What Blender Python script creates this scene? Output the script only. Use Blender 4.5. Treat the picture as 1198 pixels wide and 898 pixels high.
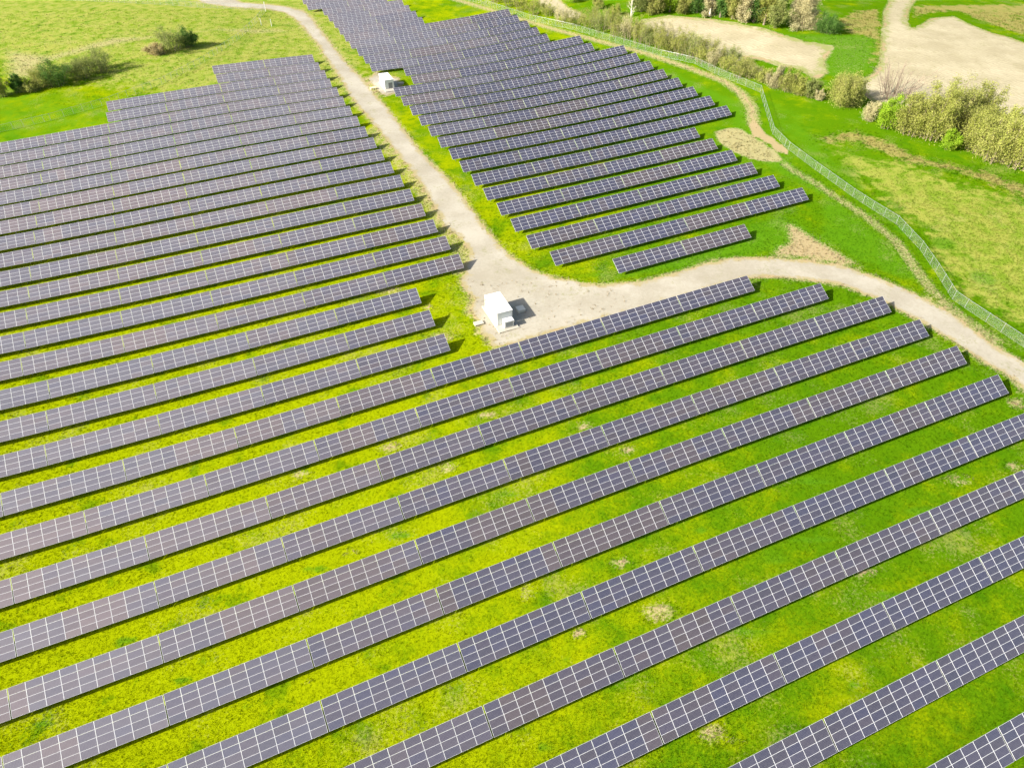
import bpy, bmesh, math, random
import numpy as np
from mathutils import Vector, Matrix
from mathutils.geometry import delaunay_2d_cdt
random.seed(7); RNG = np.random.default_rng(7)
for o in list(bpy.data.objects): bpy.data.objects.remove(o)
SC = bpy.context.scene
COL = SC.collection

# ---------------------------------------------------------------- camera, sky, sun, exposure
CAMERA_H, PITCH, ROLL, FOCAL = 85.3819, 0.74944, 0.00091, 792.858
cam_data = bpy.data.cameras.new('camera'); cam = bpy.data.objects.new('camera', cam_data); COL.objects.link(cam)
fw = Vector((0, math.cos(PITCH), -math.sin(PITCH))); rt0 = Vector((1, 0, 0)); up0 = rt0.cross(fw)
rt = rt0*math.cos(ROLL) + up0*math.sin(ROLL); up = -rt0*math.sin(ROLL) + up0*math.cos(ROLL)
M3 = Matrix((rt, up, -fw)).transposed()
cam.matrix_world = Matrix.Translation((0, 0, CAMERA_H)) @ M3.to_4x4()
cam_data.sensor_width = 36.0; cam_data.lens = FOCAL/1198*36.0
cam_data.clip_start = 1.0; cam_data.clip_end = 12000
SC.camera = cam
SUN_EL, SUN_DIR_AZ = math.radians(30.0), math.radians(23.0)      # light travels towards this azimuth from +X
ld = Vector((math.cos(SUN_EL)*math.cos(SUN_DIR_AZ), math.cos(SUN_EL)*math.sin(SUN_DIR_AZ), -math.sin(SUN_EL)))
world = bpy.data.worlds.new('World'); SC.world = world; world.use_nodes = True
wn = world.node_tree; wn.nodes.clear()
sky = wn.nodes.new('ShaderNodeTexSky'); sky.sky_type = 'NISHITA'; sky.sun_disc = False
sky.sun_elevation = SUN_EL
sky.sun_rotation = math.atan2(-ld.x, -ld.y)                      # compass angle of the sun from +Y towards +X
sky.air_density = 1.0; sky.dust_density = 3.0; sky.ozone_density = 1.0
bg = wn.nodes.new('ShaderNodeBackground'); bg.inputs['Strength'].default_value = 0.085
wo = wn.nodes.new('ShaderNodeOutputWorld')
wn.links.new(sky.outputs[0], bg.inputs['Color']); wn.links.new(bg.outputs[0], wo.inputs['Surface'])
sun_l = bpy.data.lights.new('sun', 'SUN'); sun_l.energy = 4.8; sun_l.angle = math.radians(0.6); sun_l.color = (1.0, 0.95, 0.86)
sun_o = bpy.data.objects.new('sun', sun_l); COL.objects.link(sun_o); sun_o.location = (-80, -40, 90)
sun_o.rotation_euler = ld.to_track_quat('-Z', 'Y').to_euler()
SC.view_settings.view_transform = 'Standard'; SC.view_settings.look = 'None'
SC.view_settings.exposure = 1.32; SC.view_settings.gamma = 1.0; SC.view_settings.use_curve_mapping = False
SC.render.engine = 'CYCLES'; SC.cycles.transparent_max_bounces = 12; SC.cycles.max_bounces = 6
SC.cycles.diffuse_bounces = 3; SC.cycles.glossy_bounces = 3

# ---------------------------------------------------------------- the site plan, in metres on the ground
DATA = {'CAM': {'f': 792.8579612352812, 'pitch': 0.7494420026576081, 'roll': 0.0009110226961258945, 'H': 85.38185576668981},
 'TH': 0.40174676366331435, 'TAU': 0.49482713227411074, 'WID': 3.784804285536377, 'ZL': 0.9500006247665445, 'P': 18.015, 'TER': [[-180, 20, 0.821], [-180, 85, 1.607], [-180, 150, -2.631], [-180, 215, -2.152], [-180, 280, 1.59], [-180, 345, 1.043], [-180, 410, 0.221], [-115, 20, -2.23], [-115, 85, 1.101], [-115, 150, -1.325], [-115, 215, -0.493], [-115, 280, 1.564], [-115, 345, 0.593], [-115, 410, 0.172], [-50, 20, -3.074], [-50, 85, -1.887], [-50, 150, -0.222], [-50, 215, 2.114], [-50, 280, -2.748], [-50, 345, -0.129], [-50, 410, 0.618], [15, 20, 1.483], [15, 85, 1.396], [15, 150, -1.168], [15, 215, -1.409], [15, 280, -1.05], [15, 345, 2.175], [15, 410, 1.418], [80, 20, -1.773], [80, 85, -1.346], [80, 150, 2.285], [80, 215, -0.946], [80, 280, 2.802], [80, 345, 2.039], [80, 410, 0.602], [145, 20, 0.861], [145, 85, -0.671], [145, 150, 0.463], [145, 215, 0.113], [145, 280, 1.896], [145, 345, 0.827], [145, 410, 0.093], [210, 20, 0.617], [210, 85, 0.079], [210, 150, -0.193], [210, 215, -0.02], [210, 280, 0.29], [210, 345, 0.121], [210, 410, 0.009]],
 'ROWS': [['R1', 2.78, 46.7, 2], ['R2', 11.56, 28.48, 3], ['R3', 20.33, 10.23, 5], ['R4', 29.1, -7.99, 7], ['R5', 37.86, -44.17, 9], ['R6', 46.64, -62.3, 10], ['R7', 55.45, -62.64, 10], ['R8', 64.25, -62.85, 10], ['R9', 73.03, -63.91, 10], ['R10', 81.75, -54.54, 9], ['R11', 90.46, -66.85, 9], ['R12', 99.15, -61.08, 5], ['R13', 107.83, -61.35, 5], ['R14', 116.51, -61.59, 5], ['R15', 125.2, -66.7, 6], ['R16', 133.89, -66.91, 6], ['R17', 142.6, -67.21, 6], ['R18', 151.33, -67.53, 6], ['R19', 160.07, -67.92, 6], ['R20', 168.83, -68.11, 6], ['R21', 177.6, -68.41, 6], ['R22', 186.39, -68.74, 6], ['R23', 195.2, -68.73, 6], ['R24', 204.02, -69.14, 6], ['R25', 212.87, -69.46, 6], ['R26', 221.74, -69.71, 6], ['R27', 230.63, -69.99, 6], ['R28', 239.53, -70.06, 6], ['R29', 248.45, -34.6, 4], ['R30', 257.38, -34.52, 4], ['R31', 266.32, 1.0, 2], ['R32', 275.27, 0.64, 2], ['B1', 108.3, 71.95, 2], ['B2', 117.05, 60.49, 4], ['B3', 125.82, 58.47, 4], ['B4', 134.6, 58.1, 4], ['B5', 143.4, 57.97, 4], ['B6', 152.22, 57.66, 4], ['B7', 161.06, 57.64, 4], ['B8', 169.92, 57.42, 5], ['B9', 178.78, 57.28, 5], ['B10', 187.65, 56.83, 5], ['B11', 196.52, 56.66, 5], ['B12', 205.39, 56.32, 5], ['B13', 214.27, 56.13, 5], ['B14', 223.14, 55.76, 5], ['B15', 232.02, 55.61, 5], ['B16', 240.91, 64.56, 4], ['B17', 249.8, 64.44, 4], ['B18', 258.7, 54.15, 4], ['B19', 267.61, 54.0, 4], ['B20', 276.52, 53.68, 4], ['B21', 285.43, 52.9, 4], ['B22', 294.35, 52.73, 4], ['B23', 303.27, 52.53, 2], ['B24', 312.18, 52.38, 2], ['B25', 321.1, 51.94, 2], ['B26', 330.02, 51.56, 2], ['B27', 339.42, 46.5, 2], ['B28', 348.82, 46.2, 1]],
 'ROAD': [[-151.61, 355.69], [-139.07, 340.87], [-124.85, 335.33], [-108.88, 334.08], [-99.6, 329.61], [-92.42, 319.38], [-84.24, 303.38], [-77.98, 291.5], [-69.8, 272.14], [-63.78, 258.76], [-58.02, 244.7], [-52.45, 231.12], [-45.3, 217.33], [-39.49, 205.54], [-34.31, 194.07], [-29.15, 184.01], [-24.72, 173.64], [-20.47, 162.2], [-16.57, 151.72], [-12.37, 145.54], [-10.25, 140.46], [-10.04, 136.03], [-11.12, 133.56], [-10.17, 130.4], [-11.58, 127.74], [-10.04, 123.75], [-8.22, 120.83], [-8.81, 117.48], [-7.58, 114.16], [-6.44, 112.38], [-6.69, 109.29], [-5.05, 107.3], [-3.77, 104.31], [0.16, 105.23], [7.14, 108.23], [17.96, 112.38], [29.24, 116.75], [41.09, 121.67], [52.39, 126.88], [58.84, 126.89], [65.97, 125.46], [72.27, 123.55], [77.86, 118.68], [81.15, 114.66], [84.82, 109.57], [88.25, 104.23], [90.85, 98.21], [93.78, 94.41], [94.38, 90.76], [98.58, 81.44], [103.84, 87.67], [98.26, 97.96], [96.43, 100.42], [94.22, 105.0], [91.77, 111.76], [88.84, 117.1], [85.11, 121.21], [80.68, 126.01], [74.67, 130.43], [68.24, 132.63], [60.8, 133.88], [52.52, 134.48], [45.5, 132.92], [38.4, 129.33], [28.65, 125.61], [20.03, 124.6], [15.37, 125.43], [7.9, 128.72], [4.18, 131.27], [0.27, 136.4], [-3.0, 140.98], [-6.19, 148.97], [-9.47, 156.64], [-13.53, 166.71], [-17.87, 176.6], [-22.98, 186.17], [-27.21, 194.1], [-38.71, 220.38], [-42.83, 229.73], [-48.29, 241.35], [-54.36, 254.92], [-61.15, 266.95], [-67.82, 280.53], [-74.25, 295.11], [-80.64, 308.31], [-86.8, 322.68], [-93.09, 332.8], [-101.75, 338.52], [-110.71, 341.08], [-122.93, 342.79], [-135.06, 356.32]],
 'VERGE': [[-44.88, 209.97], [-37.51, 195.22], [-31.47, 182.94], [-25.83, 170.71], [-21.35, 159.53], [-17.25, 149.27], [-12.87, 139.79], [-12.76, 131.17]],
 'SPUR': [[-51.82, 255.03], [-50.0, 261.67], [-41.35, 255.39], [-38.72, 243.73], [-43.43, 238.8], [-47.65, 243.47]],
 'LOT_A': [[51.56, 302.94], [55.99, 307.37], [65.23, 310.32], [73.13, 307.19], [81.96, 304.19], [89.64, 298.35], [96.74, 293.9], [101.06, 289.75], [105.09, 283.84], [111.77, 275.44], [119.64, 272.82], [116.7, 265.83], [111.57, 257.65], [109.81, 248.36], [105.83, 243.28], [103.87, 242.64], [103.33, 248.61], [100.3, 252.59], [95.38, 254.44], [90.21, 260.35], [84.32, 264.11], [87.18, 254.32], [88.4, 249.63], [81.8, 253.31], [77.65, 259.21], [73.07, 267.01], [65.44, 277.34], [57.24, 287.54], [50.14, 297.24]],
 'LOT_B': [[178.63, 356.26], [170.69, 341.39], [160.62, 322.89], [145.7, 288.08], [132.27, 256.21], [127.42, 247.46], [122.19, 242.18], [116.41, 240.77], [117.04, 233.6], [116.44, 228.07], [118.66, 220.65], [125.25, 217.33], [132.73, 209.74], [143.08, 203.8], [150.97, 195.22], [166.07, 182.06], [220.76, 268.19], [199.81, 284.36], [198.03, 290.46], [193.16, 296.33], [189.88, 305.12], [188.67, 318.83], [177.12, 314.04], [164.22, 298.35], [159.27, 295.87], [162.56, 307.55], [172.7, 328.18], [183.16, 345.53], [192.84, 358.9]],
 'SMALLROAD': [[11.26, 351.15], [12.55, 334.41], [15.91, 328.39], [22.36, 316.74], [26.83, 313.22], [31.26, 315.0], [28.79, 320.92], [23.62, 328.97], [20.95, 340.16], [19.07, 349.71]],
 'TRACK': [[-31.64, 354.19], [-24.44, 346.79], [-13.11, 335.43], [0.22, 320.9], [18.09, 302.27], [33.85, 287.11], [50.67, 271.13], [63.78, 255.5], [73.25, 243.03], [76.68, 232.67], [77.39, 221.72], [74.87, 208.41]],
 'TRACK2': [[76.63, 181.68], [77.75, 177.42], [81.59, 169.72], [84.49, 161.63], [87.97, 153.23], [91.14, 140.12], [90.67, 129.53], [90.82, 121.17], [92.91, 112.32], [94.73, 108.45], [96.3, 104.74]],
 'ROCKS': [[73.63, 209.77], [75.85, 210.21], [76.96, 201.5], [79.35, 193.68], [80.16, 187.98], [77.77, 188.13], [75.22, 196.88], [72.54, 201.25]],
 'REED': [[61.59, 204.01], [66.08, 206.7], [69.92, 206.36], [72.74, 200.03], [76.55, 189.89], [77.09, 183.25], [72.7, 182.99], [68.63, 184.89], [64.32, 190.21], [61.45, 197.39]],
 'STONY': [[67.15, 149.73], [69.73, 149.23], [73.04, 142.01], [75.39, 138.2], [79.84, 130.34], [74.91, 131.11], [68.85, 133.32], [64.7, 134.48], [60.03, 135.33], [62.32, 139.3], [65.55, 140.7]],
 'BROWN': [[90.94, 198.76], [104.25, 204.06], [111.03, 195.03], [116.25, 183.91], [129.29, 176.15], [136.66, 168.93], [144.56, 162.15], [140.64, 155.55], [132.38, 161.09], [123.39, 173.65], [110.37, 181.36], [100.51, 193.66], [90.7, 194.12]],
 'BROWN_B': [[130.8, 302.79], [146.67, 321.59], [160.07, 327.04], [145.7, 288.08], [131.64, 255.39], [127.0, 255.26], [138.74, 282.31], [130.27, 286.57]],
 'BROWN_C': [[177.16, 336.51], [236.17, 348.75], [256.48, 341.62], [216.65, 277.38], [205.73, 294.88], [199.29, 307.92], [194.8, 328.18], [180.82, 322.76], [167.1, 312.14]],
 'LUSH': [[104.97, 285.76], [141.68, 285.58], [132.6, 259.49], [125.61, 247.44], [114.63, 241.53], [108.85, 245.38], [113.0, 259.23], [119.64, 272.82], [110.98, 278.18]],
 'LUSH_B': [[80.12, 231.63], [86.93, 225.55], [92.74, 217.19], [92.18, 198.69], [93.86, 181.86], [94.41, 164.52], [98.43, 145.35], [97.02, 130.83], [94.99, 139.7], [88.84, 161.48], [82.11, 182.43], [79.73, 199.5], [80.48, 211.71]],
 'LUSH_C': [[8.9, 129.71], [23.06, 126.47], [38.97, 130.34], [55.63, 135.1], [73.02, 140.11], [80.43, 162.69], [66.95, 188.88], [68.89, 219.24], [50.28, 261.4], [39.32, 275.58], [60.4, 248.34], [75.76, 225.22], [73.74, 206.03], [80.52, 177.27], [90.25, 137.93], [93.11, 118.12], [88.46, 124.32], [78.41, 132.77], [69.11, 154.28], [59.56, 150.44], [23.36, 129.17]],
 'DRYL': [[-199.86, 282.93], [-176.42, 275.98], [-161.13, 294.33], [-138.13, 297.03], [-123.98, 306.69], [-96.52, 309.71], [-87.45, 304.12], [-104.03, 297.97], [-121.99, 300.34], [-132.39, 295.33], [-150.47, 284.82], [-161.59, 275.8], [-171.29, 265.15], [-167.24, 250.02], [-182.6, 250.21]],
 'OLIVE': [[90.34, 193.0], [109.94, 180.33], [131.66, 159.75], [147.61, 149.46], [115.72, 99.15], [103.76, 108.17], [96.74, 118.11], [97.02, 130.83], [98.43, 145.35], [94.41, 164.52]],
 'SPOTS': [[15.92, 54.76, 1.25, 1.01], [20.21, 47.04, 2.11, 1.16], [9.16, 44.09, 0.92, 0.61], [2.34, 50.46, 1.09, 0.94], [24.12, 31.21, 1.44, 1.01], [-21.15, 78.42, 1.79, 1.19], [12.65, 82.37, 1.35, 1.03], [-4.46, 85.4, 1.54, 0.86], [19.75, 76.66, 1.3, 0.77], [-26.57, 38.13, 0.56, 0.34], [-24.38, 57.59, 1.17, 0.61], [-35.35, 72.64, 1.16, 0.94], [-10.74, 73.73, 1.73, 0.93], [82.94, 72.5, 1.27, 1.03], [90.94, 87.25, 1.23, 1.47], [25.28, 30.42, 2.04, 0.3], [-23.4, 131.51, 0.79, 1.4], [-9.33, 116.89, 1.1, 2.44], [-14.66, 107.66, 2.45, 1.38], [-18.21, 117.81, 1.11, 0.92], [50.66, 52.99, 1.73, 0.59], [72.38, 70.16, 2.23, 0.78], [-27.37, 124.33, 3.44, 0.98], [-26.9, 101.51, 2.73, 0.78]],
 'LSPOTS': [[-43.14, 38.73, 1.6, 0.84], [-28.93, 54.51, 2.56, 0.73], [-16.95, 60.58, 1.86, 0.94], [6.88, 40.36, 0.89, 0.81], [20.74, 50.42, 1.69, 0.81], [5.35, 59.54, 2.07, 0.77], [10.39, 57.63, 1.27, 0.6], [-1.23, 68.29, 2.48, 0.86], [-58.95, 32.98, 2.17, 0.93], [4.26, 30.22, 1.03, 0.78], [9.55, 32.11, 0.62, 0.4], [-10.17, 58.11, 1.56, 0.76], [-61.94, 56.89, 1.82, 0.81], [43.58, 37.09, 1.08, 0.58], [54.14, 31.94, 0.62, 0.55], [45.12, 58.76, 3.85, 0.95], [32.35, 43.97, 3.44, 1.0], [52.72, 48.96, 3.59, 1.13], [38.53, 55.83, 2.51, 0.9], [-52.76, 44.11, 1.67, 0.67], [-32.96, 50.19, 1.24, 0.56], [-33.8, 35.86, 2.0, 0.67], [63.88, 63.44, 2.93, 1.06], [-28.73, 91.95, 3.89, 0.93], [48.76, 70.13, 4.16, 0.93], [28.77, 60.38, 1.29, 0.79], [-30.43, 71.79, 2.3, 0.74], [-19.68, 44.16, 1.18, 0.5], [95.35, 145.39, 2.05, 2.12], [102.0, 139.63, 2.81, 2.45], [104.21, 125.84, 2.64, 2.54], [87.78, 177.95, 2.32, 2.7]],
 'FENCE_R': [[-49.35, 370.17], [-15.24, 341.74], [7.47, 315.36], [24.65, 301.03], [40.22, 284.15], [55.29, 267.91], [66.26, 259.06], [72.31, 248.32], [82.94, 232.75], [78.72, 201.36], [80.25, 190.77], [83.86, 177.82], [88.51, 162.4], [91.04, 155.7], [94.17, 148.57], [95.1, 137.14], [94.67, 128.17], [93.83, 118.12], [94.98, 115.17], [100.63, 102.67], [105.83, 90.97]],
 'FENCE_L': [[-174.92, 205.05], [-162.28, 211.31], [-149.76, 219.36], [-135.25, 231.6], [-123.38, 246.74], [-114.98, 267.6], [-109.56, 293.24], [-108.35, 314.05], [-108.71, 330.56]],
 'FENCE_T': [[-109.41, 331.79], [-136.56, 333.3], [-163.25, 338.71], [-202.62, 346.68], [-233.08, 357.49]],
 'GATE': [[-105.38, 310.94], [-100.95, 310.32]],
 'PLANTS': {'corner': [[86.39, 241.33, 2.05, 3.91], [88.86, 236.33, 2.45, 6.19], [92.14, 232.64, 2.56, 6.69], [95.09, 230.19, 2.26, 6.1], [98.01, 227.8, 1.96, 5.53]],
 'beige': [[100.0, 225.36, 1.39, 3.25], [110.26, 209.29, 2.37, 6.21]],
 'round': [[107.19, 222.71, 6.03, 8.04]],
 'bright': [[113.93, 204.26, 3.49, 9.14]],
 'willow': [[119.24, 199.94, 4.58, 11.45], [123.48, 196.63, 5.02, 13.34], [130.69, 199.59, 5.33, 14.48], [138.65, 204.01, 4.64, 12.14], [133.33, 188.21, 4.87, 10.87], [135.69, 182.57, 5.25, 12.57], [139.87, 179.5, 5.19, 13.44], [145.99, 182.47, 4.77, 11.66], [146.26, 198.25, 3.3, 7.9]],
 'lowgreen': [[125.64, 189.72, 2.22, 5.28], [143.22, 210.75, 1.86, 3.54]],
 'bare': [[124.61, 226.73, 7.21, 12.0]],
 'leftA': [[-175.46, 238.23, 2.77, 6.82], [-170.96, 241.21, 2.0, 5.89], [-167.35, 242.21, 2.8, 2.92], [-164.77, 245.85, 4.84, 4.88], [-160.56, 247.2, 4.86, 7.2], [-154.43, 252.69, 4.53, 6.22], [-150.68, 258.28, 5.43, 6.76]],
 'leftB': [[-135.87, 275.58, 2.28, 3.0], [-131.0, 279.11, 3.61, 7.58], [-126.08, 283.31, 2.33, 7.21]],
 'hedge': [[82.28, 244.8, 2.37, 6.38], [81.09, 248.55, 2.24, 5.22], [78.7, 256.51, 2.45, 6.92], [78.37, 245.79, 2.08, 5.22], [75.35, 252.29, 2.42, 5.25], [75.33, 259.34, 2.62, 5.65], [71.93, 256.3, 1.99, 6.69], [71.77, 264.66, 2.82, 7.35], [68.8, 267.23, 2.37, 6.17], [68.68, 260.01, 2.32, 6.05], [65.8, 264.49, 2.51, 8.07], [65.69, 272.74, 2.57, 7.91], [62.08, 268.37, 2.7, 7.46], [61.61, 275.14, 2.75, 6.59], [58.82, 279.98, 2.95, 8.35], [58.81, 271.83, 2.08, 6.32], [55.51, 282.0, 2.47, 7.12], [55.47, 275.07, 2.43, 6.99], [52.15, 279.05, 2.45, 8.43], [51.61, 287.23, 2.67, 5.8], [48.66, 282.37, 2.64, 9.16], [47.6, 289.86, 2.86, 7.56], [44.52, 286.57, 2.51, 7.91], [43.94, 296.23, 3.08, 6.24], [40.32, 291.08, 2.71, 7.27], [38.46, 299.85, 2.6, 8.18], [35.76, 296.71, 2.92, 8.06], [34.19, 306.7, 2.82, 6.84], [30.97, 301.38, 2.78, 6.75], [26.05, 306.17, 2.64, 5.41], [20.26, 310.31, 2.67, 6.21], [15.24, 319.54, 2.55, 5.63], [9.44, 321.82, 2.75, 7.15], [3.6, 328.41, 2.8, 7.27], [-2.06, 335.05, 2.65, 7.41], [-7.9, 342.02, 2.7, 6.75]],
 'wood': [[54.56, 317.19, 3.6, 7.62], [60.07, 315.43, 3.94, 9.75], [66.21, 315.72, 3.94, 11.96], [71.59, 313.75, 3.56, 11.96], [77.18, 313.18, 3.56, 11.93], [81.35, 309.25, 3.17, 11.87], [85.39, 306.73, 3.15, 12.52], [89.74, 304.28, 3.13, 13.16], [93.11, 300.89, 3.1, 13.04], [97.35, 299.85, 3.44, 13.66], [100.64, 296.61, 3.41, 13.54], [104.17, 293.29, 3.04, 12.79], [65.63, 330.3, 4.08, 12.39], [79.24, 329.39, 4.44, 12.3], [91.35, 323.74, 4.38, 12.13], [103.27, 318.71, 4.32, 12.72]],
 'cream': [[114.71, 292.86, 6.05, 12.26]],
 'smallbush': [[123.06, 288.42, 4.66, 5.47]],
 'thin': [[49.65, 312.61, 1.79, 8.57], [81.4, 308.1, 1.06, 10.74]],
 'meadowbush': [[37.16, 324.35, 2.94, 4.86], [43.41, 314.11, 2.51, 4.05], [27.56, 335.41, 2.65, 4.28]]},
 'CAB1': [-2.86, 114.6], 'CAB2': [-44.42, 247.98], 'SMALL': {'box1': [-6.96, 111.83], 'box2': [1.8, 116.18], 'box3': [-48.84, 244.65], 'box4': [-39.76, 249.9], 'box5': [-39.19, 252.87]}}
TH, TAU, WID, ZL, P = DATA['TH'], DATA['TAU'], DATA['WID'], DATA['ZL'], DATA['P']
EU = np.array([math.cos(TH), math.sin(TH)]); EV = np.array([-math.sin(TH), math.cos(TH)])
TER = np.array(DATA['TER'])

def height(x, y):
    """Rolling ground: a sum of wide, low swells."""
    x = np.asarray(x, float); y = np.asarray(y, float); z = np.zeros(np.broadcast(x, y).shape)
    for gx, gy, c in TER: z = z + c*np.exp(-((x-gx)**2 + (y-gy)**2)/7200.0)
    return z

# ---------------------------------------------------------------- helpers
def tag(o, label=None, cat=None, group=None, kind=None):
    if label: o['label'] = label
    if cat: o['category'] = cat
    if group: o['group'] = group
    if kind: o['kind'] = kind
    return o

def link(name, me, parent=None, loc=None):
    o = bpy.data.objects.new(name, me); COL.objects.link(o)
    if parent: o.parent = parent
    if loc is not None: o.location = loc
    return o

def empty(name, loc, rot=(0, 0, 0)):
    o = bpy.data.objects.new(name, None); COL.objects.link(o); o.location = loc; o.rotation_euler = rot
    o.empty_display_size = 0.5
    return o

def mesh_np(name, verts, faces, mats, midx=None, smooth=False):
    """verts (n,3), faces (m,k) all with the same k, or a list of tuples."""
    me = bpy.data.meshes.new(name)
    if isinstance(faces, np.ndarray):
        verts = np.asarray(verts, np.float32); m, k = faces.shape
        me.vertices.add(len(verts)); me.vertices.foreach_set('co', verts.ravel())
        me.loops.add(m*k); me.loops.foreach_set('vertex_index', faces.astype(np.int32).ravel())
        me.polygons.add(m); me.polygons.foreach_set('loop_start', np.arange(0, m*k, k, dtype=np.int32))
        me.update(calc_edges=True)
    else:
        me.from_pydata([tuple(v) for v in verts], [], faces); me.update()
    for mt in mats: me.materials.append(mt)
    if midx is not None: me.polygons.foreach_set('material_index', np.asarray(midx, np.int32))
    if smooth: me.polygons.foreach_set('use_smooth', np.ones(len(me.polygons), bool))
    me.validate(clean_customdata=False)
    return me

class MB:
    """Collects boxes and tubes, then becomes one mesh."""
    def __init__(s): s.v = []; s.f = []; s.m = []
    def box(s, c, d, rx=0.0, rz=0.0, mat=0):
        R = Matrix.Rotation(rz, 3, 'Z') @ Matrix.Rotation(rx, 3, 'X'); n = len(s.v); c = Vector(c)
        for z in (-.5, .5):
            for y in (-.5, .5):
                for x in (-.5, .5): s.v.append(tuple(c + R @ Vector((x*d[0], y*d[1], z*d[2]))))
        for q in ((0,2,3,1),(4,5,7,6),(0,1,5,4),(2,6,7,3),(0,4,6,2),(1,3,7,5)):
            s.f.append(tuple(n+i for i in q)); s.m.append(mat)
        return s
    def tube(s, pts, rad, k=5, mat=0, cap=True):
        n0 = len(s.v); pts = [Vector(p) for p in pts]
        for i, p in enumerate(pts):
            a = pts[min(i+1, len(pts)-1)] - pts[max(i-1, 0)]
            if a.length < 1e-6: a = Vector((0, 0, 1))
            a.normalize(); b = a.orthogonal().normalized(); c = a.cross(b); r = rad[i] if hasattr(rad, '__len__') else rad
            for j in range(k):
                t = 2*math.pi*j/k; s.v.append(tuple(p + b*math.cos(t)*r + c*math.sin(t)*r))
        for i in range(len(pts)-1):
            for j in range(k):
                a, b = n0+i*k+j, n0+i*k+(j+1) % k
                s.f.append((a, b, b+k, a+k)); s.m.append(mat)
        if cap:
            s.f.append(tuple(n0+(len(pts)-1)*k+j for j in range(k))); s.m.append(mat)
            s.f.append(tuple(n0+k-1-j for j in range(k))); s.m.append(mat)
        return s
    def build(s, name, mats, parent=None, loc=None, bevel=0):
        me = bpy.data.meshes.new(name); me.from_pydata(s.v, [], s.f); me.update()
        for m in mats: me.materials.append(m)
        me.polygons.foreach_set('material_index', np.asarray(s.m, np.int32))
        o = link(name, me, parent, loc)
        if bevel:
            b = o.modifiers.new('bevel', 'BEVEL'); b.width = bevel; b.segments = 2; b.limit_method = 'ANGLE'
        return o

# ---------------------------------------------------------------- materials
class N:
    """Short-hand for building a node tree."""
    def __init__(s, name):
        s.mat = bpy.data.materials.new(name); s.mat.use_nodes = True; s.t = s.mat.node_tree; s.t.nodes.clear()
        s.out = s.t.nodes.new('ShaderNodeOutputMaterial')
    def n(s, typ, **kw):
        nd = s.t.nodes.new(typ)
        for k, v in kw.items(): setattr(nd, k, v)
        return nd
    def l(s, a, b): s.t.links.new(a, b)
    def val(s, sock, v):
        if isinstance(v, bpy.types.NodeSocket): s.l(v, sock)
        else: sock.default_value = v
    def math(s, op, a, b=0.0, c=None, clamp=False):
        nd = s.n('ShaderNodeMath', operation=op, use_clamp=clamp); s.val(nd.inputs[0], a); s.val(nd.inputs[1], b)
        if c is not None: s.val(nd.inputs[2], c)
        return nd.outputs[0]
    def mix(s, f, a, b, blend='MIX'):
        nd = s.n('ShaderNodeMix', data_type='RGBA', blend_type=blend); s.val(nd.inputs['Factor'], f)
        for k, v in ((6, a), (7, b)): s.val(nd.inputs[k], v if isinstance(v, bpy.types.NodeSocket) else (*v, 1.0))
        return nd.outputs[2]
    def noise(s, vec, scale, detail=3.0, rough=0.55, dist=0.0):
        nd = s.n('ShaderNodeTexNoise'); s.l(vec, nd.inputs['Vector']); nd.inputs['Scale'].default_value = scale
        nd.inputs['Detail'].default_value = detail; nd.inputs['Roughness'].default_value = rough; nd.inputs['Distortion'].default_value = dist
        return nd.outputs['Fac']
    def step(s, v, a, b, lo=0.0, hi=1.0):
        nd = s.n('ShaderNodeMapRange', interpolation_type='SMOOTHSTEP'); s.val(nd.inputs[0], v)
        nd.inputs[1].default_value = a; nd.inputs[2].default_value = b; nd.inputs[3].default_value = lo; nd.inputs[4].default_value = hi
        return nd.outputs[0]
    def bsdf(s, col, rough=0.8, metal=0.0, spec=0.3, normal=None):
        nd = s.n('ShaderNodeBsdfPrincipled'); s.val(nd.inputs['Base Color'], col if isinstance(col, bpy.types.NodeSocket) else (*col, 1.0))
        s.val(nd.inputs['Roughness'], rough); s.val(nd.inputs['Metallic'], metal); s.val(nd.inputs['Specular IOR Level'], spec)
        if normal is not None: s.l(normal, nd.inputs['Normal'])
        s.l(nd.outputs[0], s.out.inputs['Surface']); return nd
    def bump(s, h, strength=0.5, dist=0.1):
        nd = s.n('ShaderNodeBump'); s.val(nd.inputs['Height'], h); nd.inputs['Strength'].default_value = strength; nd.inputs['Distance'].default_value = dist
        return nd.outputs[0]
    def pos(s): return s.n('ShaderNodeNewGeometry').outputs['Position']
    def obj(s): return s.n('ShaderNodeTexCoord').outputs['Object']

def plain(name, col, rough=0.6, metal=0.0, spec=0.3, var=0.0, scale=2.0):
    b = N(name)
    if var:
        f = b.noise(b.obj(), scale, 4.0); c = b.mix(f, tuple(x*(1-var) for x in col), tuple(min(1, x*(1+var)) for x in col))
    else: c = col
    b.bsdf(c, rough, metal, spec); return b.mat

GREEN, YGREEN, DEEP = (0.070, 0.160, 0.0018), (0.222, 0.268, 0.0012), (0.040, 0.130, 0.0018)
OLIVE, OLIVE2 = (0.150, 0.225, 0.018), (0.255, 0.270, 0.050)
LUSH = (0.072, 0.205, 0.008); BROWN = (0.270, 0.215, 0.050); STRAW = (0.300, 0.255, 0.110); STRAW2 = (0.41, 0.345, 0.200)
DIRT, DIRT2 = (0.37, 0.29, 0.16), (0.30, 0.225, 0.12)

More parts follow.
